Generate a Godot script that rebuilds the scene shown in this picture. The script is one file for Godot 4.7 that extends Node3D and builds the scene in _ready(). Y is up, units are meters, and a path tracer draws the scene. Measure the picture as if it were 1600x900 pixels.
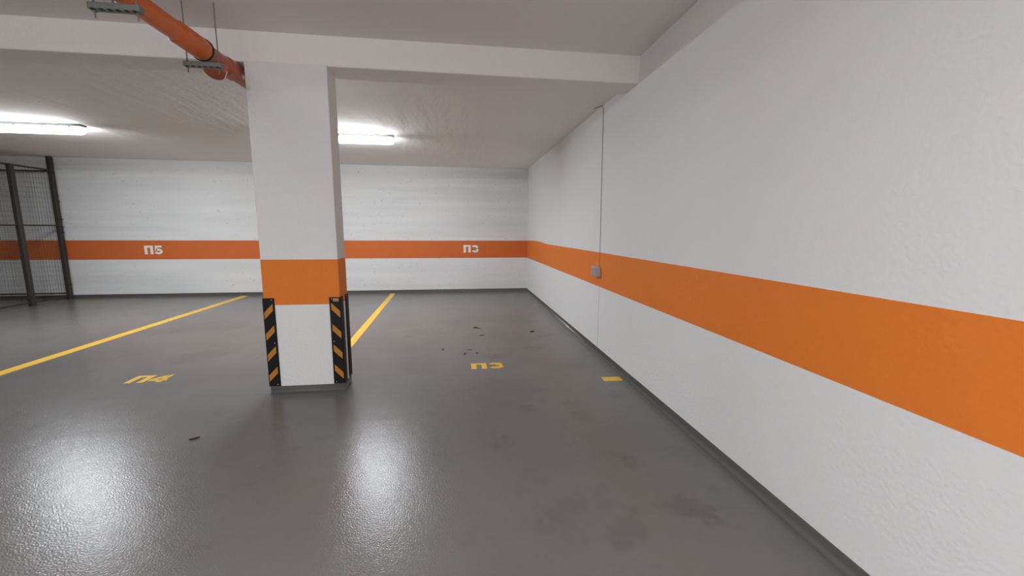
extends Node3D
# Underground car park: column with corner guards, painted bays, wire cage, drain pipe, batten lights.
# y up, metres, camera stands over the origin.

const XR := 1.699      # right wall
const ZB := -9.766     # back wall
const XL := -15.0      # left wall
const ZR := 8.5        # wall behind the viewpoint
const H_FAR := 2.92    # ceiling of the far bay
const H_NEAR := 3.085  # ceiling of the near aisle
const H_BEAM := 2.846
const ZB1 := -3.806    # beam front
const ZB2 := -4.113    # beam back
const CX0 := -1.701    # column
const CX1 := -1.057
const CZ1 := -3.80
const CZ2 := -4.05
const BAND_LOW := 0.821
const BAND_TOP := 1.231
const COVE := 0.07

var M := {}
var names := {}

# ------------------------------------------------------------------ naming
func numbered(called: String) -> String:
	var n: int = names.get(called, 0)
	names[called] = n + 1
	return called if n == 0 else "%s_%03d" % [called, n]

func tag(o: Node3D, label := "", category := "", group := "", kind := "") -> Node3D:
	if label != "": o.set_meta("label", label)
	if category != "": o.set_meta("category", category)
	if group != "": o.set_meta("group", group)
	if kind != "": o.set_meta("kind", kind)
	return o

func base(called: String, at := Vector3.ZERO) -> Node3D:
	var o := Node3D.new()
	o.name = numbered(called)
	add_child(o, true)
	o.position = at
	return o

func obj(called: String, st: SurfaceTool, mat: Material, parent: Node3D = self) -> MeshInstance3D:
	var o := MeshInstance3D.new()
	o.name = numbered(called) if parent == self else called
	o.mesh = st.commit()
	o.material_override = mat
	parent.add_child(o, true)
	return o

# ------------------------------------------------------------------ shapes
func mb() -> SurfaceTool:
	var st := SurfaceTool.new()
	st.begin(Mesh.PRIMITIVE_TRIANGLES)
	return st

func tri(st: SurfaceTool, a: Vector3, b: Vector3, c: Vector3, na: Vector3, nb: Vector3, nc: Vector3) -> void:
	# wound so that the face looks along the normals (clockwise)
	if (b - a).cross(c - a).dot(na + nb + nc) > 0.0:
		var t := b; b = c; c = t
		var tn := nb; nb = nc; nc = tn
	for k in 3:
		st.set_normal([na, nb, nc][k])
		st.set_uv(Vector2.ZERO)
		st.add_vertex([a, b, c][k])

func quad(st: SurfaceTool, a: Vector3, b: Vector3, c: Vector3, d: Vector3, n: Vector3) -> void:
	tri(st, a, b, c, n, n, n)
	tri(st, a, c, d, n, n, n)

func add_box(st: SurfaceTool, lo: Vector3, hi: Vector3, bevel := 0.0, xf := Transform3D.IDENTITY) -> void:
	# a box with chamfered edges
	var c := (lo + hi) * 0.5
	var h := (hi - lo) * 0.5
	var b := minf(bevel, minf(h.x, minf(h.y, h.z)) * 0.9)
	var p := func(sx: float, sy: float, sz: float, axis: int) -> Vector3:
		var v := Vector3(sx * (h.x - b), sy * (h.y - b), sz * (h.z - b))
		v[axis] = [sx, sy, sz][axis] * h[axis]
		return xf * (c + v)
	for axis in 3:
		for s in [-1.0, 1.0]:
			var n := Vector3.ZERO
			n[axis] = s
			var q := []
			for e in [[-1, -1], [1, -1], [1, 1], [-1, 1]]:
				var v := [0.0, 0.0, 0.0]
				v[axis] = s
				v[(axis + 1) % 3] = e[0]
				v[(axis + 2) % 3] = e[1]
				q.append(p.call(v[0], v[1], v[2], axis))
			quad(st, q[0], q[1], q[2], q[3], xf.basis * n)
	if b <= 0.0:
		return
	for axis in 3:
		var a1 := (axis + 1) % 3
		var a2 := (axis + 2) % 3
		for s1 in [-1.0, 1.0]:
			for s2 in [-1.0, 1.0]:
				var n := Vector3.ZERO
				n[a1] = s1
				n[a2] = s2
				var q := []
				for e in [[-1.0, a1], [1.0, a1], [1.0, a2], [-1.0, a2]]:
					var v := [0.0, 0.0, 0.0]
					v[axis] = e[0]; v[a1] = s1; v[a2] = s2
					q.append(p.call(v[0], v[1], v[2], e[1]))
				quad(st, q[0], q[1], q[2], q[3], xf.basis * n.normalized())
	for sx in [-1.0, 1.0]:
		for sy in [-1.0, 1.0]:
			for sz in [-1.0, 1.0]:
				var n: Vector3 = xf.basis * Vector3(sx, sy, sz).normalized()
				tri(st, p.call(sx, sy, sz, 0), p.call(sx, sy, sz, 1), p.call(sx, sy, sz, 2), n, n, n)

func frame_of(d: Vector3) -> Basis:
	var up := Vector3.UP if absf(d.normalized().y) < 0.9 else Vector3.RIGHT
	var x := up.cross(d).normalized()
	return Basis(x, d.cross(x).normalized(), d.normalized())

func add_lathe(st: SurfaceTool, at: Vector3, dir: Vector3, prof: Array, seg := 24) -> void:
	# prof: Vector2(distance along dir, radius); each stretch is smooth round the axis
	var f := frame_of(dir)
	for i in prof.size() - 1:
		var a: Vector2 = prof[i]
		var b: Vector2 = prof[i + 1]
		var e := b - a
		if e.length() < 1e-6: continue
		for k in seg:
			var t0 := TAU * k / seg
			var t1 := TAU * (k + 1) / seg
			var r0 := f.x * cos(t0) + f.y * sin(t0)
			var r1 := f.x * cos(t1) + f.y * sin(t1)
			var n0 := (r0 * e.x - f.z * e.y).normalized()
			var n1 := (r1 * e.x - f.z * e.y).normalized()
			var p00 := at + f.z * a.x + r0 * a.y
			var p01 := at + f.z * a.x + r1 * a.y
			var p10 := at + f.z * b.x + r0 * b.y
			var p11 := at + f.z * b.x + r1 * b.y
			if a.y > 1e-6: tri(st, p00, p01, p11, n0, n1, n1)
			if b.y > 1e-6: tri(st, p00, p11, p10, n0, n1, n0)

func add_rod(st: SurfaceTool, a: Vector3, b: Vector3, r: float, seg := 10) -> void:
	var l := (b - a).length()
	add_lathe(st, a, b - a, [Vector2(0, 0), Vector2(0, r), Vector2(l, r), Vector2(l, 0)], seg)

func add_tube(st: SurfaceTool, pts: Array, r: float, seg := 10) -> void:
	for i in pts.size() - 1:
		var d0: Vector3 = (pts[i + 1] - pts[maxi(i - 1, 0)]).normalized()
		var d1: Vector3 = (pts[mini(i + 2, pts.size() - 1)] - pts[i]).normalized()
		var d: Vector3 = (pts[i + 1] - pts[i]).normalized()
		var f := frame_of(d)
		for k in seg:
			var q := []
			var nn := []
			for e in [[0, k], [0, k + 1], [1, k + 1], [1, k]]:
				var t: float = TAU * e[1] / seg
				var rad: Vector3 = f.x * cos(t) + f.y * sin(t)
				var dd := d0 if e[0] == 0 else d1
				rad = (rad - dd * rad.dot(dd)).normalized()
				q.append(pts[i + e[0]] + rad * r)
				nn.append(rad)
			tri(st, q[0], q[1], q[2], nn[0], nn[1], nn[2])
			tri(st, q[0], q[2], q[3], nn[0], nn[2], nn[3])

func add_prism(st: SurfaceTool, poly: PackedVector2Array, depth: float, xf := Transform3D.IDENTITY) -> void:
	# the outline lies in the local xy plane and is pushed along local z
	var ids := Geometry2D.triangulate_polygon(poly)
	for z in [0.0, depth]:
		var n: Vector3 = xf.basis * Vector3(0, 0, -1.0 if z == 0.0 else 1.0)
		for i in range(0, ids.size(), 3):
			var v := []
			for k in 3:
				v.append(xf * Vector3(poly[ids[i + k]].x, poly[ids[i + k]].y, z))
			tri(st, v[0], v[1], v[2], n, n, n)
	var turn := 1.0 if Geometry2D.is_polygon_clockwise(poly) else -1.0
	for i in poly.size():
		var a := poly[i]
		var b := poly[(i + 1) % poly.size()]
		var n2 := Vector2(-(b - a).y, (b - a).x) * turn
		var n: Vector3 = (xf.basis * Vector3(n2.x, n2.y, 0)).normalized()
		quad(st, xf * Vector3(a.x, a.y, 0), xf * Vector3(b.x, b.y, 0), xf * Vector3(b.x, b.y, depth), xf * Vector3(a.x, a.y, depth), n)

func add_cove(st: SurfaceTool, pts: Array, outs: Array, reach := 1.0) -> void:
	# concave fillet where the floor paint runs up the wall; outs: horizontal directions (mitres) at the points
	var prof := []   # (out, height, normal out, normal up)
	prof.append([0.006, COVE, 0.0, 1.0])
	prof.append([0.006, COVE, 1.0, 0.0])
	prof.append([0.006, 0.034, 1.0, 0.03])
	for k in 13:
		var t := (PI / 2) * k / 12.0 * 0.93
		prof.append([0.006 + 0.026 * (1.0 - cos(t)), 0.007 + 0.026 * (1.0 - sin(t)), cos(t), sin(t)])
	prof.append([0.064, 0.0, 0.12, 1.0])
	prof.insert(0, [0.0, COVE, 0.0, 1.0])
	for i in pts.size() - 1:
		for k in prof.size() - 1:
			var q := []
			var nn := []
			for e in [[0, 0], [1, 0], [1, 1], [0, 1]]:
				var o: Vector3 = outs[i + e[0]]
				var pr: Array = prof[k + e[1]]
				q.append(pts[i + e[0]] + o * pr[0] * reach + Vector3.UP * pr[1])
				nn.append((o * pr[2] + Vector3.UP * pr[3]).normalized())
			tri(st, q[0], q[1], q[2], nn[0], nn[1], nn[2])
			tri(st, q[0], q[2], q[3], nn[0], nn[2], nn[3])

# ------------------------------------------------------------------ lettering
func stroke(pts: Array, width: float, round_ := true) -> Array:
	return Geometry2D.offset_polyline(PackedVector2Array(pts), width / 2, Geometry2D.JOIN_ROUND if round_ else Geometry2D.JOIN_MITER, Geometry2D.END_BUTT)

func arc(c: Vector2, rx: float, ry: float, a0: float, a1: float, n := 12) -> Array:
	var r := []
	for i in n + 1:
		var a := deg_to_rad(lerpf(a0, a1, float(i) / n))
		r.append(c + Vector2(cos(a) * rx, sin(a) * ry))
	return r

func glyph(ch: String, w: float, h: float) -> Array:
	match ch:
		"П":
			var s := w * 0.34
			var b := h * 0.23
			return [PackedVector2Array([Vector2(0, 0), Vector2(0, h), Vector2(w, h), Vector2(w, 0), Vector2(w - s, 0), Vector2(w - s, h - b), Vector2(s, h - b), Vector2(s, 0)])]
		"3":
			var t := h * 0.25
			var rx := w * 0.5 - t / 2
			var top := arc(Vector2(w * 0.47, h * 0.715), rx * 0.94, h * 0.285 - t / 2, 165, -80)
			var low := arc(Vector2(w * 0.5, h * 0.315), rx, h * 0.315 - t / 2, 80, -165)
			return stroke(top, t) + stroke(low, t)
		"4":
			var v := w * 0.3
			return [PackedVector2Array([Vector2(w * 0.56, 0), Vector2(w * 0.56, h), Vector2(w * 0.56 + v, h), Vector2(w * 0.56 + v, 0)]),
				PackedVector2Array([Vector2(0, h * 0.18), Vector2(0, h * 0.38), Vector2(w, h * 0.38), Vector2(w, h * 0.18)]),
				PackedVector2Array([Vector2(0, h * 0.38), Vector2(w * 0.52, h), Vector2(w * 0.7, h), Vector2(w * 0.7, h * 0.83), Vector2(w * 0.31, h * 0.36)])]
		"5":
			var t := h * 0.24
			var bowl := [Vector2(w * 0.24, h * 0.46)] + arc(Vector2(w * 0.5, h * 0.325), w * 0.5 - t / 2, h * 0.325 - t / 2, 110, -165)
			return [PackedVector2Array([Vector2(w * 0.08, h * 0.4), Vector2(w * 0.13, h), Vector2(w * 0.92, h), Vector2(w * 0.92, h * 0.78), Vector2(w * 0.37, h * 0.78), Vector2(w * 0.34, h * 0.44)])] + stroke(bowl, t)
	return []

func bay_number(text: String, letter_w: float, gap: float, digit_w: float, h: float, xf: Transform3D, mat: Material, parent: Node3D, label: String) -> void:
	var n := Node3D.new()
	n.name = "bay_number"
	parent.add_child(n, true)
	tag(n, label)
	var x := 0.0
	for k in text.length():
		var st := mb()
		var w := letter_w if k == 0 else digit_w
		for p in glyph(text[k], w, h):
			add_prism(st, p, 0.0015, xf * Transform3D(Basis.IDENTITY, Vector3(x, 0, 0)))
		obj("letter" if k == 0 else "digit", st, mat, n)
		x += w + gap

# ------------------------------------------------------------------ materials
func noise_image(seed_: int, freq: float, oct: int, w: int, h: int, kind := FastNoiseLite.TYPE_SIMPLEX_SMOOTH) -> Image:
	var n := FastNoiseLite.new()
	n.seed = seed_
	n.noise_type = kind
	n.frequency = freq
	n.fractal_octaves = oct
	n.fractal_type = FastNoiseLite.FRACTAL_FBM if oct > 1 else FastNoiseLite.FRACTAL_NONE
	return n.get_seamless_image(w, h)

func mat(color: Color, rough: float, metal := 0.0, spec := 0.5) -> StandardMaterial3D:
	var m := StandardMaterial3D.new()
	m.albedo_color = color
	m.roughness = rough
	m.metallic = metal
	m.metallic_specular = spec
	return m

func bump(m: StandardMaterial3D, im: Image, cm: float, period: float) -> StandardMaterial3D:
	m.heightmap_enabled = true
	m.heightmap_texture = ImageTexture.create_from_image(im)
	m.heightmap_scale = cm
	m.uv1_triplanar = true
	m.uv1_world_triplanar = true
	m.uv1_scale = Vector3.ONE / period
	return m

func wall_print() -> ImageTexture:
	# the back wall's paint: faint level marks of the shutter boards, pores and small scuffs
	var w := 2048
	var h := 512
	var streak := noise_image(11, 0.02, 4, 128, h)
	streak.resize(w, h, Image.INTERPOLATE_CUBIC)
	var cloud := noise_image(12, 0.006, 3, w / 4, h / 4)
	cloud.resize(w, h, Image.INTERPOLATE_CUBIC)
	var blot := noise_image(13, 0.05, 3, w, h)
	var grain := noise_image(14, 0.14, 2, w, h)
	var a := streak.get_data()
	var b := cloud.get_data()
	var c := blot.get_data()
	var d := grain.get_data()
	var out := PackedByteArray()
	out.resize(w * h)
	for i in w * h:
		var v := 1.0 - 0.055 * (a[i] / 255.0) - 0.05 * (b[i] / 255.0)
		var pore := clampf((c[i] / 255.0 - 0.64) * 6.0, 0.0, 1.0) * clampf((d[i] / 255.0 - 0.62) * 7.0, 0.0, 1.0)
		v -= 0.13 * pore
		out[i] = int(clampf(v, 0.0, 1.0) * 255.0)
	return ImageTexture.create_from_image(Image.create_from_data(w, h, false, Image.FORMAT_L8, out))

func floor_stains() -> ImageTexture:
	# worn and soiled places of the floor paint, laid over 12 m x 12 m (second uv set)
	var s := 1024
	var wide := noise_image(21, 0.008, 4, s, s).get_data()
	var mid := noise_image(22, 0.03, 4, s, s).get_data()
	var fine := noise_image(23, 0.12, 3, s, s).get_data()
	var spots := [[0.57, -3.18, 0.09, 0.5], [0.30, -2.65, 0.10, 0.35], [1.11, -2.34, 0.07, 0.6], [1.22, -1.89, 0.13, 0.75], [1.40, -3.34, 0.10, 0.45], [0.62, -1.95, 0.22, 0.3],
		[1.0, -3.0, 0.12, 0.35], [1.25, -4.2, 0.15, 0.35], [0.95, -4.9, 0.2, 0.35], [0.3, -3.9, 0.15, 0.3], [-0.5, -5.9, 0.3, 0.3], [1.3, -5.6, 0.18, 0.4], [1.15, -6.4, 0.2, 0.3],
		[0.75, -3.6, 0.1, 0.4], [1.45, -2.0, 0.08, 0.5], [0.85, -1.75, 0.12, 0.4], [-2.9, -5.2, 0.4, 0.25], [-3.9, -6.6, 0.5, 0.25], [-3.4, -3.2, 0.45, 0.25], [0.45, -4.62, 0.10, 0.4]]
	var out := PackedByteArray()
	out.resize(s * s * 4)
	var al := PackedFloat32Array()
	al.resize(s * s)
	for i in s * s:
		var v := 0.10 * clampf((wide[i] / 255.0 - 0.45) * 4.0, 0.0, 1.0)
		v += 0.10 * clampf((mid[i] / 255.0 - 0.58) * 5.0, 0.0, 1.0) * clampf((fine[i] / 255.0 - 0.35) * 3.0, 0.0, 1.0)
		al[i] = v
	for sp in spots:
		var cx := int((sp[0] + 10.0) / 12.0 * s)
		var cy := int((sp[1] + 10.5) / 12.0 * s)
		var r := int(sp[2] / 12.0 * s * 2.2) + 1
		for y in range(maxi(cy - r, 0), mini(cy + r, s)):
			for x in range(maxi(cx - r, 0), mini(cx + r, s)):
				var i: int = y * s + x
				var q := Vector2(x - cx, (y - cy) * 1.2).length() / r
				var e := clampf(1.0 - q * 1.0, 0.0, 1.0)
				al[i] += 0.34 * sp[3] * smoothstep(0.42, 0.75, e * 0.75 + 0.5 * mid[i] / 255.0 + 0.25 * fine[i] / 255.0 - 0.25) * smoothstep(0.0, 0.35, e)
	for i in s * s:
		out[i * 4] = 58
		out[i * 4 + 1] = 54
		out[i * 4 + 2] = 51
		out[i * 4 + 3] = int(clampf(al[i], 0.0, 0.8) * 255.0)
	return ImageTexture.create_from_image(Image.create_from_data(s, s, false, Image.FORMAT_RGBA8, out))

func blend_images(a: Image, b: Image, share: float) -> Image:
	var x := a.get_data()
	var y := b.get_data()
	for i in x.size():
		x[i] = int(x[i] * (1.0 - share) + y[i] * share)
	return Image.create_from_data(a.get_width(), a.get_height(), false, Image.FORMAT_L8, x)

func make_materials() -> void:
	var plaster := blend_images(noise_image(1, 0.10, 3, 512, 512), noise_image(2, 0.012, 3, 512, 512), 0.5)
	var boards := noise_image(3, 0.02, 4, 512, 96)
	boards.resize(512, 512, Image.INTERPOLATE_CUBIC)
	M.wall = bump(mat(Color8(236, 236, 235), 0.75, 0.0, 0.3), plaster, 0.35, 1.6)
	M.column = M.wall
	M.back = mat(Color8(236, 236, 235), 0.75, 0.0, 0.3)
	M.back.albedo_texture = wall_print()
	M.ceiling = bump(mat(Color8(246, 241, 236), 0.85, 0.0, 0.25), blend_images(boards, plaster, 0.3), 0.9, 3.2)
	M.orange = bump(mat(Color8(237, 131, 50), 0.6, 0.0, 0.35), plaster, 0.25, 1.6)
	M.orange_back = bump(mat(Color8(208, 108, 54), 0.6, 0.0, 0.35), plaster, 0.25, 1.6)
	M.white_paint = mat(Color8(236, 232, 226), 0.7, 0.0, 0.3)
	M.yellow = mat(Color8(236, 188, 62), 0.4, 0.0, 0.4)
	# floor: grey epoxy with a fine orange-peel skin
	var f := mat(Color8(116, 114, 112), 0.235, 0.0, 0.37)
	var peel := blend_images(noise_image(4, 0.19, 2, 1024, 1024), noise_image(5, 0.014, 3, 1024, 1024), 0.42)
	f.heightmap_enabled = true
	f.heightmap_texture = ImageTexture.create_from_image(peel)
	f.heightmap_scale = 0.145
	f.detail_enabled = true
	f.detail_albedo = floor_stains()
	f.detail_blend_mode = BaseMaterial3D.BLEND_MODE_MIX
	f.detail_uv_layer = BaseMaterial3D.DETAIL_UV_2
	M.floor = f
	M.cove = mat(Color8(98, 98, 95), 0.17, 0.0, 0.5)
	M.plinth = mat(Color8(104, 104, 101), 0.5, 0.0, 0.4)
	M.rubber = mat(Color8(22, 21, 22), 0.55, 0.0, 0.4)
	M.amber = mat(Color8(196, 128, 48), 0.5, 0.0, 0.4)
	M.sticker = mat(Color8(214, 150, 118), 0.5)
	M.sticker_print = mat(Color8(150, 74, 40), 0.5)
	M.screw = mat(Color8(205, 203, 198), 0.35, 0.8)
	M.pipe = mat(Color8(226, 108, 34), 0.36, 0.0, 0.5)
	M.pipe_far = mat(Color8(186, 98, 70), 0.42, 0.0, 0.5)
	M.seal = mat(Color8(20, 19, 19), 0.6)
	M.zinc = bump(mat(Color8(128, 132, 126), 0.55, 0.3), noise_image(6, 0.05, 3, 256, 256), 0.05, 0.3)
	M.slot = mat(Color8(52, 54, 52), 0.8)
	M.steel = bump(mat(Color8(62, 60, 56), 0.6, 0.25), noise_image(7, 0.05, 3, 256, 256), 0.06, 0.3)
	M.wire = mat(Color8(92, 92, 88), 0.55, 0.3)
	M.housing = mat(Color8(112, 113, 113), 0.6)
	M.box_plastic = mat(Color8(186, 183, 180), 0.45)
	M.box_cover = mat(Color8(166, 163, 161), 0.45)
	M.cable = mat(Color8(132, 126, 122), 0.6)
	M.crack = mat(Color8(66, 60, 56), 0.9)
	M.leaf = mat(Color8(58, 40, 32), 0.8)
	M.chip = mat(Color8(46, 40, 37), 0.85)

# ------------------------------------------------------------------ lamps
func batten_light(at: Vector3, tint: Color, down: float, side: float, label: String, group: String) -> void:
	# vapour-tight batten: grey tray on the ceiling, bulging opal diffuser under it
	var t := base("batten_light", at)
	tag(t, label, "light", group)
	var st := mb()
	add_box(st, Vector3(-0.632, -0.026, -0.062), Vector3(0.632, 0.0, 0.062), 0.005)
	obj("housing", st, M.housing, t)
	st = mb()
	var rings := []
	var n := 24
	for e in [[-0.635, 0.55], [-0.625, 0.78], [-0.60, 0.93], [-0.565, 1.0], [-0.3, 1.0], [0.0, 1.0], [0.3, 1.0], [0.565, 1.0], [0.60, 0.93], [0.625, 0.78], [0.635, 0.55]]:
		var ring := []
		for k in n:
			var a := TAU * k / n
			var c := cos(a)
			var s := sin(a)
			var p := Vector2(signf(c) * pow(absf(c), 0.6) * 0.058, signf(s) * pow(absf(s), 0.7) * 0.053)
			ring.append(Vector3(e[0], -0.080 + p.y * e[1] + 0.02 * (1.0 - e[1]), p.x * e[1]))
		rings.append(ring)
	st.set_smooth_group(0)
	for i in rings.size() - 1:
		for k in n:
			var k1 := (k + 1) % n
			for v in [rings[i][k], rings[i][k1], rings[i + 1][k1], rings[i][k], rings[i + 1][k1], rings[i + 1][k]]:
				st.add_vertex(v)
	for end in [0, rings.size() - 1]:
		var c := Vector3.ZERO
		for v in rings[end]: c += v / n
		for k in n:
			var k1 := (k + 1) % n
			for v in ([c, rings[end][k1], rings[end][k]] if end == 0 else [c, rings[end][k], rings[end][k1]]):
				st.add_vertex(v)
	st.generate_normals()
	var glow := mat(Color8(250, 250, 250), 0.4)
	glow.emission_enabled = true
	glow.emission = tint
	glow.emission_energy_multiplier = 2.6 * side
	obj("light_diffuser", st, glow, t)
	for x in [-0.5, -0.17, 0.17, 0.5]:
		for s in [-1.0, 1.0]:
			st = mb()
			add_box(st, Vector3(x - 0.012, -0.045, s * 0.056 - 0.005), Vector3(x + 0.012, -0.008, s * 0.056 + 0.005), 0.002)
			obj("clip", st, M.housing, t)
	for e in [[Vector3(0, -0.1375, 0), Vector3(-PI / 2, 0, 0), Vector2(1.08, 0.09), down], [Vector3(0, -0.08, 0.0625), Vector3(0, PI, 0), Vector2(1.06, 0.05), side], [Vector3(0, -0.08, -0.0625), Vector3.ZERO, Vector2(1.06, 0.05), side]]:
		var l := AreaLight3D.new()
		l.name = "tube_light"
		l.position = e[0]
		l.rotation = e[1]
		l.area_size = e[2]
		l.area_normalize_energy = true
		l.light_color = tint
		l.light_energy = e[3]
		l.area_range = 30.0
		l.shadow_enabled = true
		t.add_child(l, true)

# ------------------------------------------------------------------ scene
func _ready() -> void:
	# camera
	var cam := Camera3D.new()
	cam.name = "camera"
	cam.position = Vector3(0, 1.5, 0)
	cam.basis = Basis(Vector3.UP, -0.1355) * Basis(Vector3.RIGHT, -0.1435) * Basis(Vector3.BACK, 0.0045)
	cam.fov = rad_to_deg(2.0 * atan(450.0 / 633.45))
	cam.near = 0.05
	cam.far = 100.0
	add_child(cam)
	cam.current = true
	# environment: a closed basement, nothing but its lamps
	var env := Environment.new()
	env.background_mode = Environment.BG_COLOR
	env.background_color = Color(0.0, 0.0, 0.0)
	env.tonemap_mode = Environment.TONE_MAPPER_LINEAR
	env.tonemap_exposure = 1.0
	env.sdfgi_enabled = true
	env.ssao_enabled = true
	env.ssil_enabled = true
	var we := WorldEnvironment.new()
	we.name = "surroundings"
	we.environment = env
	add_child(we)

	make_materials()
	lamps()
	shell()
	column()
	markings()
	drain_pipe()
	wire_cage()
	wall_fittings()
	litter()

func lamps() -> void:
	var cool := Color(0.96, 0.98, 1.0)
	var near := Color(0.97, 0.982, 1.0)
	batten_light(Vector3(-1.57, H_FAR, -6.70), cool, 7.2, 2.5, "lit batten light on the far ceiling, half hidden behind the column", "ceiling batten lights")
	batten_light(Vector3(-5.79, H_FAR, -6.70), cool, 7.2, 1.6, "lit batten light on the far ceiling, cut by the left edge above the cage", "ceiling batten lights")
	batten_light(Vector3(-1.57, H_NEAR, 1.6), near, 22.0, 4.1, "batten light over the aisle behind the viewpoint, near the right wall", "ceiling batten lights")
	batten_light(Vector3(-5.74, H_NEAR, 1.6), near, 4.0, 1.8, "batten light over the aisle behind the viewpoint, further left", "ceiling batten lights")

func structure(called: String, st: SurfaceTool, m: Material, label: String, category: String) -> MeshInstance3D:
	var o := obj(called, st, m)
	tag(o, label, category, "", "structure")
	return o

func shell() -> void:
	# floor: one slab; first uv set repeats the skin, the second lays the stains
	var st := mb()
	var x0 := XL - 0.2
	var x1 := XR + 0.2
	var z0 := ZB - 0.2
	var z1 := ZR + 0.2
	for v in [[x0, z0], [x1, z0], [x1, z1], [x0, z0], [x1, z1], [x0, z1]]:
		st.set_normal(Vector3.UP)
		st.set_uv(Vector2(v[0], v[1]) / 2.2)
		st.set_uv2(Vector2((v[0] + 10.0) / 12.0, (v[1] + 10.5) / 12.0))
		st.add_vertex(Vector3(v[0], 0, v[1]))
	st.set_uv2(Vector2.ZERO)
	quad(st, Vector3(x0, -0.2, z0), Vector3(x1, -0.2, z0), Vector3(x1, -0.2, z1), Vector3(x0, -0.2, z1), Vector3.DOWN)
	quad(st, Vector3(x0, -0.2, z0), Vector3(x0, 0, z0), Vector3(x0, 0, z1), Vector3(x0, -0.2, z1), Vector3.LEFT)
	quad(st, Vector3(x1, -0.2, z0), Vector3(x1, 0, z0), Vector3(x1, 0, z1), Vector3(x1, -0.2, z1), Vector3.RIGHT)
	quad(st, Vector3(x0, -0.2, z0), Vector3(x0, 0, z0), Vector3(x1, 0, z0), Vector3(x1, -0.2, z0), Vector3.FORWARD)
	quad(st, Vector3(x0, -0.2, z1), Vector3(x0, 0, z1), Vector3(x1, 0, z1), Vector3(x1, -0.2, z1), Vector3.BACK)
	structure("floor", st, M.floor, "glossy grey painted concrete floor of the car park", "floor")
	# ceiling: far slab and the slightly higher slab over the aisle
	st = mb()
	add_box(st, Vector3(x0, H_FAR, z0), Vector3(x1, 3.3, ZB2 + 0.15))
	add_box(st, Vector3(x0, H_NEAR, ZB1 - 0.15), Vector3(x1, 3.3, z1))
	structure("ceiling", st, M.ceiling, "off-white painted concrete ceiling slab", "ceiling")
	st = mb()
	add_box(st, Vector3(x0, H_BEAM, ZB2), Vector3(x1, 3.25, ZB1), 0.006)
	structure("trim_1", st, M.ceiling, "white downstand beam crossing the ceiling above the column", "beam")
	# walls
	st = mb()
	add_box(st, Vector3(XR, -0.1, z0), Vector3(x1, 3.3, z1))
	var wr := structure("wall_right", st, M.wall, "long white wall on the right with an orange stripe", "wall")
	st = mb()
	# the stripe's upper edge dips where the painter carried it round the corner
	var top := PackedVector2Array([Vector2(-ZR, BAND_LOW), Vector2(-ZB - 0.0, BAND_LOW), Vector2(-ZB, BAND_TOP + 0.002), Vector2(9.3, BAND_TOP + 0.016), Vector2(8.9, BAND_TOP + 0.025), Vector2(8.3, BAND_TOP + 0.024), Vector2(7.9, BAND_TOP + 0.008), Vector2(7.5, BAND_TOP - 0.004), Vector2(6.6, BAND_TOP - 0.005), Vector2(5.7, BAND_TOP), Vector2(-ZR, BAND_TOP)])
	add_prism(st, top, 0.0015, Transform3D(Basis(Vector3(0, 0, -1), Vector3.UP, Vector3(-1, 0, 0)).orthonormalized(), Vector3(XR, 0, 0)))
	tag(obj("orange_stripe", st, M.orange, wr), "orange painted stripe along the white wall")
	st = mb()
	for v in [[x0, 0.0], [x1, 3.2], [x1, 0.0], [x0, 0.0], [x0, 3.2], [x1, 3.2]]:
		st.set_normal(Vector3.BACK)
		st.set_uv(Vector2((v[0] - x0) / (x1 - x0), 1.0 - v[1] / 3.2))
		st.add_vertex(Vector3(v[0], v[1] , ZB))
	quad(st, Vector3(x0, 0, z0), Vector3(x0, 3.2, z0), Vector3(x1, 3.2, z0), Vector3(x1, 0, z0), Vector3.FORWARD)
	quad(st, Vector3(x0, 3.2, z0), Vector3(x1, 3.2, z0), Vector3(x1, 3.2, ZB), Vector3(x0, 3.2, ZB), Vector3.UP)
	quad(st, Vector3(x0, 0, z0), Vector3(x1, 0, z0), Vector3(x1, 0, ZB), Vector3(x0, 0, ZB), Vector3.DOWN)
	var wb := structure("wall_back", st, M.back, "white back wall with faint board marks and an orange stripe", "wall")
	st = mb()
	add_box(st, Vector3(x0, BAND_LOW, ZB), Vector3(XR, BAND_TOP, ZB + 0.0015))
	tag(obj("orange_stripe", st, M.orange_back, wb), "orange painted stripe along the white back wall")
	bay_number("П5", 0.172, 0.018, 0.165, 0.187, Transform3D(Basis.IDENTITY, Vector3(-6.68, 0.932, ZB + 0.0015)), M.white_paint, wb, "white stencilled П5 on the orange stripe")
	bay_number("П3", 0.172, 0.018, 0.165, 0.178, Transform3D(Basis.IDENTITY, Vector3(0.16, 0.949, ZB + 0.0015)), M.white_paint, wb, "white stencilled П3 on the orange stripe")
	st = mb()
	add_box(st, Vector3(x0, -0.1, z0), Vector3(XL, 3.3, z1))
	structure("wall_left", st, M.wall, "white wall closing the car park on the far left", "wall")
	st = mb()
	add_box(st, Vector3(x0, -0.1, ZR), Vector3(x1, 3.3, z1))
	structure("wall_front", st, M.wall, "white wall behind the viewpoint", "wall")
	# coved skirtings of floor paint
	st = mb()
	add_cove(st, [Vector3(XR, 0, ZB), Vector3(XR, 0, ZR)], [Vector3(-1, 0, 1), Vector3(-1, 0, 0)])
	structure("baseboard_right", st, M.cove, "dark grey coved skirting along the right wall", "skirting")
	st = mb()
	add_cove(st, [Vector3(XL, 0, ZB), Vector3(XR, 0, ZB)], [Vector3(0, 0, 1), Vector3(-1, 0, 1)])
	structure("baseboard_back", st, M.cove, "dark grey coved skirting along the back wall", "skirting")

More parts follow.
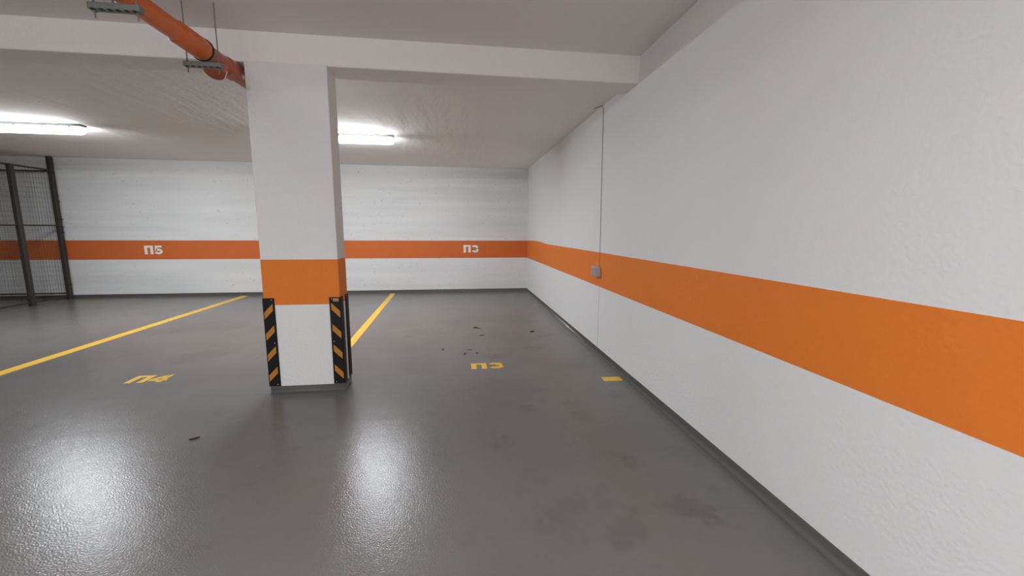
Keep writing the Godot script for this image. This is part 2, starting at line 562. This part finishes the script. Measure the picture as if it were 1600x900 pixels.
func guard(cx: float, cz: float, sx: float, sz: float, label: String, sticker: bool) -> void:
	# L-shaped rubber corner guard; sx, sz: the outward sides of that corner
	var g := base("corner_guard", Vector3(cx, 0.075, cz))
	tag(g, label, "corner guard", "black and amber corner guards on the column")
	var hgt := 0.812
	var t := 0.010
	var leg := 0.1
	# outline in (x, z), outward corner rounded
	var o := [Vector2(-leg + t, 0), Vector2(-leg + t, t - 0.002), Vector2(-leg + t + 0.002, t)]
	o += [Vector2(t - 0.006, t), Vector2(t - 0.002, t - 0.002), Vector2(t, t - 0.006)]
	var arm := 0.09   # the leg on the column's side
	o += [Vector2(t, -arm + t + 0.002), Vector2(t - 0.002, -arm + t), Vector2(0, -arm + t), Vector2(0, 0)]
	var poly := PackedVector2Array()
	for p in o: poly.append(Vector2(p.x * sx, p.y * sz))
	var st := mb()
	add_prism(st, poly, hgt, Transform3D(Basis(Vector3.RIGHT, Vector3.BACK, Vector3.UP), Vector3.ZERO))
	obj("profile", st, M.rubber, g)
	for side in 2:
		# face coordinates: u from the outer corner inwards
		var ax: Vector3 = Vector3(-sx, 0, 0) if side == 0 else Vector3(0, 0, -sz)
		var nz: Vector3 = Vector3(0, 0, sz) if side == 0 else Vector3(sx, 0, 0)
		var xf := Transform3D(Basis(ax, Vector3.UP, nz), Vector3(sx * t, 0, sz * t))
		for k in (4 if side == 0 and sz > 0 else 0):
			var yc: float = hgt - [0.119, 0.314, 0.507, 0.698][k]
			st = mb()
			add_prism(st, PackedVector2Array([Vector2(0.011, yc - 0.070), Vector2(0.011, yc - 0.008), Vector2(0.085, yc + 0.070), Vector2(0.085, yc + 0.008)]), 0.0015, xf)
			obj("reflective_stripe", st, M.amber, g)
		for y in [0.016, 0.404, hgt - 0.016]:
			st = mb()
			add_lathe(st, xf * Vector3(0.077, y, 0), nz, [Vector2(0, 0.0045), Vector2(0.0015, 0.0042), Vector2(0.0025, 0.002), Vector2(0.0025, 0.0)], 10)
			obj("screw", st, M.screw, g)
		if sticker and side == 0:
			st = mb()
			add_box(st, Vector3(0.018, hgt - 0.037, 0.0), Vector3(0.066, hgt - 0.010, 0.001), 0.0, xf)
			obj("maker_label", st, M.sticker, g)
			st = mb()
			for r in 2:
				for c in 3:
					add_box(st, Vector3(0.024 + c * 0.013, hgt - 0.031 + r * 0.009, 0.001), Vector3(0.033 + c * 0.013, hgt - 0.026 + r * 0.009, 0.0014), 0.0, xf)
			obj("label_print", st, M.sticker_print, g)

func column() -> void:
	var c := base("column")
	tag(c, "white square column with an orange stripe, standing under the beam", "column", "", "structure")
	var st := mb()
	add_box(st, Vector3(CX0, -0.05, CZ2), Vector3(CX1, H_BEAM + 0.01, CZ1), 0.004)
	obj("shaft", st, M.column, c)
	st = mb()
	var e := 0.0015
	add_box(st, Vector3(CX0 - e, BAND_LOW, CZ2 - e), Vector3(CX1 + e, BAND_TOP, CZ1 + e), 0.004)
	tag(obj("orange_stripe", st, M.orange, c), "orange painted stripe round the column")
	st = mb()
	var pts := [Vector3(CX0, 0, CZ1), Vector3(CX1, 0, CZ1), Vector3(CX1, 0, CZ2), Vector3(CX0, 0, CZ2), Vector3(CX0, 0, CZ1)]
	var outs := [Vector3(-1, 0, 1), Vector3(1, 0, 1), Vector3(1, 0, -1), Vector3(-1, 0, -1), Vector3(-1, 0, 1)]
	add_cove(st, pts, outs, 0.16)
	obj("coved_skirting", st, M.plinth, c)
	guard(CX0, CZ1, -1, 1, "black corner guard with amber stripes on the column's front left edge", false)
	guard(CX1, CZ1, 1, 1, "black corner guard with amber stripes and maker's label on the column's front right edge", true)
	guard(CX1, CZ2, 1, -1, "black corner guard on the column's rear right edge, seen edge-on", false)

func flat(st: SurfaceTool, pts: Array) -> void:
	# a painted shape on the floor, given in (x, z)
	var poly := PackedVector2Array()
	for p in pts: poly.append(Vector2(p[0], -p[1]))
	add_prism(st, poly, 0.0015, Transform3D(Basis(Vector3.RIGHT, Vector3.FORWARD, Vector3.UP), Vector3.ZERO))

func markings() -> void:
	var f := get_node("floor")
	var st := mb()
	flat(st, [[-4.775, -3.9], [-4.775, -9.68], [-4.635, -9.68], [-4.635, -3.9]])
	tag(obj("parking_line", st, M.yellow, f), "yellow parking line between bays П5 and П4")
	st = mb()
	flat(st, [[-1.43, -4.12], [-1.545, -9.66], [-1.445, -9.66], [-1.325, -4.12]])
	tag(obj("parking_line", st, M.yellow, f), "yellow parking line behind the column")
	st = mb()
	flat(st, [[1.447, -3.725], [1.449, -3.832], [1.638, -3.824], [1.638, -3.718]])
	tag(obj("parking_line", st, M.yellow, f), "short yellow paint mark by the right wall")
	var lie := Basis(Vector3.RIGHT, Vector3.FORWARD, Vector3.UP)
	bay_number("П4", 0.172, 0.014, 0.168, 0.205, Transform3D(lie, Vector3(-3.238, 0, -4.243)), M.yellow, f, "yellow stencilled П4 on the floor")
	bay_number("П3", 0.170, 0.020, 0.168, 0.185, Transform3D(lie, Vector3(0.140, 0, -4.236)), M.yellow, f, "yellow stencilled П3 on the floor")

func drain_pipe() -> void:
	var px := -1.805
	var py := 2.778
	var r := 0.0625
	var p := base("drain_pipe", Vector3(px, py, -3.4))
	tag(p, "orange plastic drain pipe under the ceiling, running past the column's left side", "pipe")
	var st := mb()
	add_lathe(st, Vector3(0, 0, 6.5), Vector3.FORWARD, [Vector2(0, 0), Vector2(0, r), Vector2(6.22, r), Vector2(6.25, 0.0725), Vector2(6.52, 0.0745), Vector2(6.52, 0.06)], 40)
	obj("pipe_run", st, M.pipe, p)
	st = mb()
	add_lathe(st, Vector3(0, 0, -0.019), Vector3.FORWARD, [Vector2(0, 0.06), Vector2(0, 0.077), Vector2(0.004, 0.0795), Vector2(0.013, 0.0795), Vector2(0.017, 0.076), Vector2(0.017, 0.06)], 40)
	obj("rubber_seal", st, M.seal, p)
	# branch fitting with its capped inspection leg, then the next length past the column
	st = mb()
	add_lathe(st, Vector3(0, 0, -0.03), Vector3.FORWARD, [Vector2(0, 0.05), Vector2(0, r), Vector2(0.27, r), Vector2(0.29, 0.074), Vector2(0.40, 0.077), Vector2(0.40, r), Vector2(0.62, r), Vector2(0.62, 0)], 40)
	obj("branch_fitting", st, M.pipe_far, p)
	st = mb()
	var d := Vector3(0.0, -0.80, 0.60).normalized()
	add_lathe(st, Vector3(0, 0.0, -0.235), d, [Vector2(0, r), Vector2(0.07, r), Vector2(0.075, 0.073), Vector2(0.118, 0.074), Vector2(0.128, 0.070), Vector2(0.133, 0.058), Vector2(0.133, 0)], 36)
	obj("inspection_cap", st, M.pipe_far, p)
	st = mb()
	var bend := [Vector3(0, 0, -0.64), Vector3(0, 0, -0.82)]
	for k in 9:
		var t := (PI / 2) * k / 8.0
		bend.append(Vector3(0, 0.09 * (1.0 - cos(t)), -0.84 - 0.09 * sin(t)))
	bend.append(Vector3(0, H_FAR - py - 0.003, -0.93))
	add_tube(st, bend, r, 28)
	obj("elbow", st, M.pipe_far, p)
	# clamp ring and hangers
	for k in 2:
		var z: float = [-3.40, -2.633][k]
		var h := base("pipe_hanger", Vector3(px + 0.012, 2.66, z))
		tag(h, "galvanised pipe hanger nearer the column, beneath the orange pipe's joint" if k == 0 else "galvanised pipe hanger at the top left, cut by the picture's edge", "pipe hanger", "galvanised hangers under the orange pipe")
		st = mb()
		add_box(st, Vector3(-0.125, -0.012, -0.021), Vector3(0.125, 0.022, 0.021), 0.003)
		obj("channel", st, M.zinc, h)
		for i in 6:
			st = mb()
			var x := -0.10 + i * 0.04
			add_box(st, Vector3(x - 0.010, -0.0128, 0.002), Vector3(x + 0.010, -0.0075, 0.0216), 0.001)
			obj("slot", st, M.slot, h)
		for s in [-1.0, 1.0]:
			st = mb()
			add_rod(st, Vector3(s * 0.104, -0.05, 0), Vector3(s * 0.104, H_NEAR - 2.66, 0), 0.004, 10)
			obj("threaded_rod", st, M.zinc, h)
			for y in [-0.021, 0.022]:
				st = mb()
				add_rod(st, Vector3(s * 0.104, y, 0), Vector3(s * 0.104, y + 0.009, 0), 0.009, 6)
				obj("nut", st, M.zinc, h)
		st = mb()
		var zc := -0.052 if k == 0 else 0.0
		add_tube(st, [Vector3(-0.012, 0.02, zc * 0.2), Vector3(-0.012, 0.035, zc * 0.6), Vector3(-0.012, 2.778 - 2.66 - r, zc)], 0.005, 10)
		obj("riser", st, M.zinc, h)
		st = mb()
		add_lathe(st, Vector3(-0.012, 2.778 - 2.66, zc - 0.012), Vector3.BACK, [Vector2(0, r + 0.001), Vector2(0, r + 0.005), Vector2(0.024, r + 0.005), Vector2(0.024, r + 0.001)], 36)
		obj("clamp", st, M.zinc, h)

func wire_cage() -> void:
	var x := -8.135
	var zb := -9.66
	var c := base("wire_cage", Vector3(x, 0, zb))
	tag(c, "dark steel wire mesh cage standing against the back wall at the left edge", "cage")
	var zs := [0.0, 0.78, 1.9, 3.0]
	for k in zs.size():
		var st := mb()
		var hgt := H_FAR if k == 0 else 2.66
		add_box(st, Vector3(-0.037, 0.0, zs[k] - 0.037), Vector3(0.037, hgt, zs[k] + 0.037), 0.004)
		obj("post", st, M.steel, c)
		if k > 0:
			st = mb()
			add_box(st, Vector3(-0.058, 0.0, zs[k] - 0.058), Vector3(0.058, 0.006, zs[k] + 0.058), 0.001)
			obj("foot_plate", st, M.steel, c)
	for k in zs.size() - 1:
		for y in [2.645, 1.537, 0.06]:
			var st := mb()
			add_box(st, Vector3(-0.015, y - 0.015, zs[k] + 0.037), Vector3(0.015, y + 0.015, zs[k + 1] - 0.037), 0.003)
			obj("rail", st, M.steel, c)
		var st := mb()
		var z0: float = zs[k] + 0.037
		var z1: float = zs[k + 1] - 0.037
		var n := int((z1 - z0) / 0.055)
		for i in range(1, n):
			var z := lerpf(z0, z1, float(i) / n)
			add_box(st, Vector3(-0.0010, 0.07, z - 0.0010), Vector3(0.0010, 2.64, z + 0.0010))
		for i in range(1, 27):
			var y := 0.06 + i * 0.0958
			add_box(st, Vector3(0.0010, y - 0.0010, z0), Vector3(0.0030, y + 0.0010, z1))
		tag(obj("wire_mesh", st, M.wire, c), "", "", "", "stuff")
	# the side along the back wall
	for k in 3:
		var x0 := -0.037 - k * 1.5
		var x1 := x0 - 1.5
		var st := mb()
		add_box(st, Vector3(x1 - 0.02, 0.0, -0.02), Vector3(x1 + 0.02, 2.66, 0.02), 0.004)
		obj("post", st, M.steel, c)
		for y in [2.63, 0.12]:
			st = mb()
			add_box(st, Vector3(x1 + 0.02, y - 0.015, -0.015), Vector3(x0, y + 0.015, 0.015), 0.003)
			obj("rail", st, M.steel, c)
		st = mb()
		for i in range(1, 30):
			add_box(st, Vector3(x0 - i * 0.05 - 0.0010, 0.12, -0.0010), Vector3(x0 - i * 0.05 + 0.0010, 2.63, 0.0010))
		for i in range(1, 27):
			var y := 0.10 + i * 0.0958
			add_box(st, Vector3(x1, y - 0.0010, 0.0010), Vector3(x0, y + 0.0010, 0.0030))
		tag(obj("wire_mesh", st, M.wire, c), "", "", "", "stuff")
	# brackets and bolt ends on the outer post
	for e in [[2.60, 0.03], [2.03, 0.05], [1.66, 0.06], [1.505, 0.055], [1.40, 0.05], [0.315, 0.05], [0.04, 0.07]]:
		var st := mb()
		add_box(st, Vector3(0.037, e[0] - 0.014, -0.014), Vector3(0.037 + e[1] * 0.5, e[0] + 0.014, 0.014), 0.003)
		add_rod(st, Vector3(0.037 + e[1] * 0.45, e[0], 0), Vector3(0.037 + e[1], e[0], 0), 0.006, 8)
		obj("bracket", st, M.steel, c)

func wall_fittings() -> void:
	# double socket box on the right wall, its cable to the ceiling
	var b := base("socket_box", Vector3(XR, 1.0, -4.71))
	tag(b, "small grey double socket box on the right wall's orange stripe", "socket")
	var st := mb()
	add_box(st, Vector3(-0.058, -0.06, -0.085), Vector3(-0.0005, 0.06, 0.085), 0.006)
	obj("body", st, M.box_plastic, b)
	for s in [-1.0, 1.0]:
		st = mb()
		add_box(st, Vector3(-0.066, -0.050, s * 0.041 - 0.037), Vector3(-0.056, 0.052, s * 0.041 + 0.037), 0.004)
		var lid := obj("cover", st, M.box_cover, b)
		st = mb()
		add_box(st, Vector3(-0.070, 0.040, s * 0.041 - 0.028), Vector3(-0.064, 0.056, s * 0.041 + 0.028), 0.002)
		obj("hinge", st, M.box_plastic, lid)
	var x := XR - 0.004
	st = mb()
	add_tube(st, [Vector3(1.628, H_FAR - 0.004, -4.86), Vector3(1.66, H_FAR - 0.006, -4.80), Vector3(1.688, H_FAR - 0.006, -4.745), Vector3(x, H_FAR - 0.03, -4.728), Vector3(x, 2.7, -4.716), Vector3(x, 2.3, -4.705), Vector3(x, 1.7, -4.685), Vector3(x, 1.25, -4.672), Vector3(x, 1.13, -4.676), Vector3(x, 1.06, -4.68)], 0.003, 8)
	tag(obj("cable", st, M.cable), "thin cable running down the right wall from the ceiling to the grey socket box", "cable")
	var wr := get_node("wall_right")
	st = mb()
	var pts := [Vector2(0.935, 4.66), Vector2(0.82, 4.662), Vector2(0.66, 4.655), Vector2(0.5, 4.66), Vector2(0.34, 4.648), Vector2(0.2, 4.655), Vector2(0.1, 4.64), Vector2(COVE, 4.641)]
	for i in pts.size() - 1:
		var a: Vector2 = pts[i]
		var c: Vector2 = pts[i + 1]
		var w := lerpf(0.0012, 0.003, float(i) / pts.size())
		var pl := PackedVector2Array([Vector2(a.y - w, a.x), Vector2(a.y + w, a.x), Vector2(c.y + w * 1.1, c.x), Vector2(c.y - w * 1.1, c.x)])
		add_prism(st, pl, 0.0006, Transform3D(Basis(Vector3(0, 0, -1), Vector3.UP, Vector3(-1, 0, 0)), Vector3(XR, 0, 0)))
	tag(obj("hairline_crack", st, M.crack, wr), "dark hairline crack below the socket box")

func litter() -> void:
	# a dry leaf and dark crumbs on the floor
	var st := mb()
	var n := 8
	var dir := Vector3(0.84, 0, -0.54)
	var side := Vector3(0.54, 0, 0.84)
	var rows := []
	for i in n + 1:
		var t := float(i) / n
		var w := 0.011 * sin(PI * clampf(t, 0.03, 0.97))
		var row := []
		for k in 5:
			var u := (k - 2) / 2.0
			row.append(dir * (t - 0.5) * 0.062 + side * (u * w + 0.006 * sin(t * 3.0)) + Vector3.UP * (0.003 + 0.007 * u * u + 0.004 * absf(t - 0.5)))
		rows.append(row)
	for i in n:
		for k in 4:
			for off in [0.0, 0.0012]:
				var up: Vector3 = Vector3.UP * off
				var nn := Vector3.UP if off > 0.0 else Vector3.DOWN
				quad(st, rows[i][k] + up, rows[i + 1][k] + up, rows[i + 1][k + 1] + up, rows[i][k + 1] + up, nn)
	var leaf := obj("dry_leaf", st, M.leaf)
	leaf.position = Vector3(-1.886, -0.002, -3.007)
	tag(leaf, "small curled dark brown leaf alone on the floor left of and before the column", "leaf")
	var rng := RandomNumberGenerator.new()
	rng.seed = 7
	var chips := [[0.269, -6.11, 0.055, 0.030, 0.012, 0.2, "dark crumb lying furthest back on the floor of bay П3"],
		[0.318, -6.06, 0.045, 0.018, 0.006, -0.1, "flat flake right beside the furthest dark crumb"],
		[1.088, -5.775, 0.055, 0.035, 0.014, 0.1, "black crumb on the floor nearest the right wall"],
		[-0.191, -5.014, 0.020, 0.017, 0.010, 0.0, "round dark crumb at the left of the litter"],
		[0.080, -4.795, 0.014, 0.060, 0.009, -0.35, "narrow upright dark sliver above the yellow П3"],
		[0.226, -4.803, 0.022, 0.022, 0.009, 0.4, "small dark crumb just above the yellow П3's middle"],
		[0.140, -4.955, 0.045, 0.014, 0.005, 0.3, "pale brown flake between the crumbs above the yellow П3"],
		[0.339, -5.642, 0.040, 0.018, 0.006, 0.1, "brown flake alone behind the crumbs, halfway to the furthest one"]]
	for e in chips:
		var sm := SphereMesh.new()
		sm.radial_segments = 9
		sm.rings = 5
		sm.radius = 0.5
		sm.height = 1.0
		var arr := sm.get_mesh_arrays()
		var vs: PackedVector3Array = arr[Mesh.ARRAY_VERTEX]
		var ids: PackedInt32Array = arr[Mesh.ARRAY_INDEX]
		var moved := {}
		for v in vs:
			var key := v.snapped(Vector3.ONE * 0.001)
			if not moved.has(key):
				moved[key] = v * rng.randf_range(0.7, 1.25)
		st = mb()
		for i in range(0, ids.size(), 3):
			var q := []
			for k in 3:
				var v: Vector3 = moved[vs[ids[i + k]].snapped(Vector3.ONE * 0.001)]
				q.append(Vector3(v.x * e[2] * 1.45, maxf(v.y, -0.4) * e[4], v.z * e[3] * 1.45))
			var nn: Vector3 = (q[2] - q[0]).cross(q[1] - q[0])
			if nn.length() > 1e-12:
				tri(st, q[0], q[1], q[2], nn.normalized(), nn.normalized(), nn.normalized())
		var o := obj("debris_crumb", st, M.chip)
		o.position = Vector3(e[0], e[4] * 0.4, e[1])
		o.rotation.y = e[5]
		tag(o, e[6], "debris", "crumbs on the floor of bay П3")
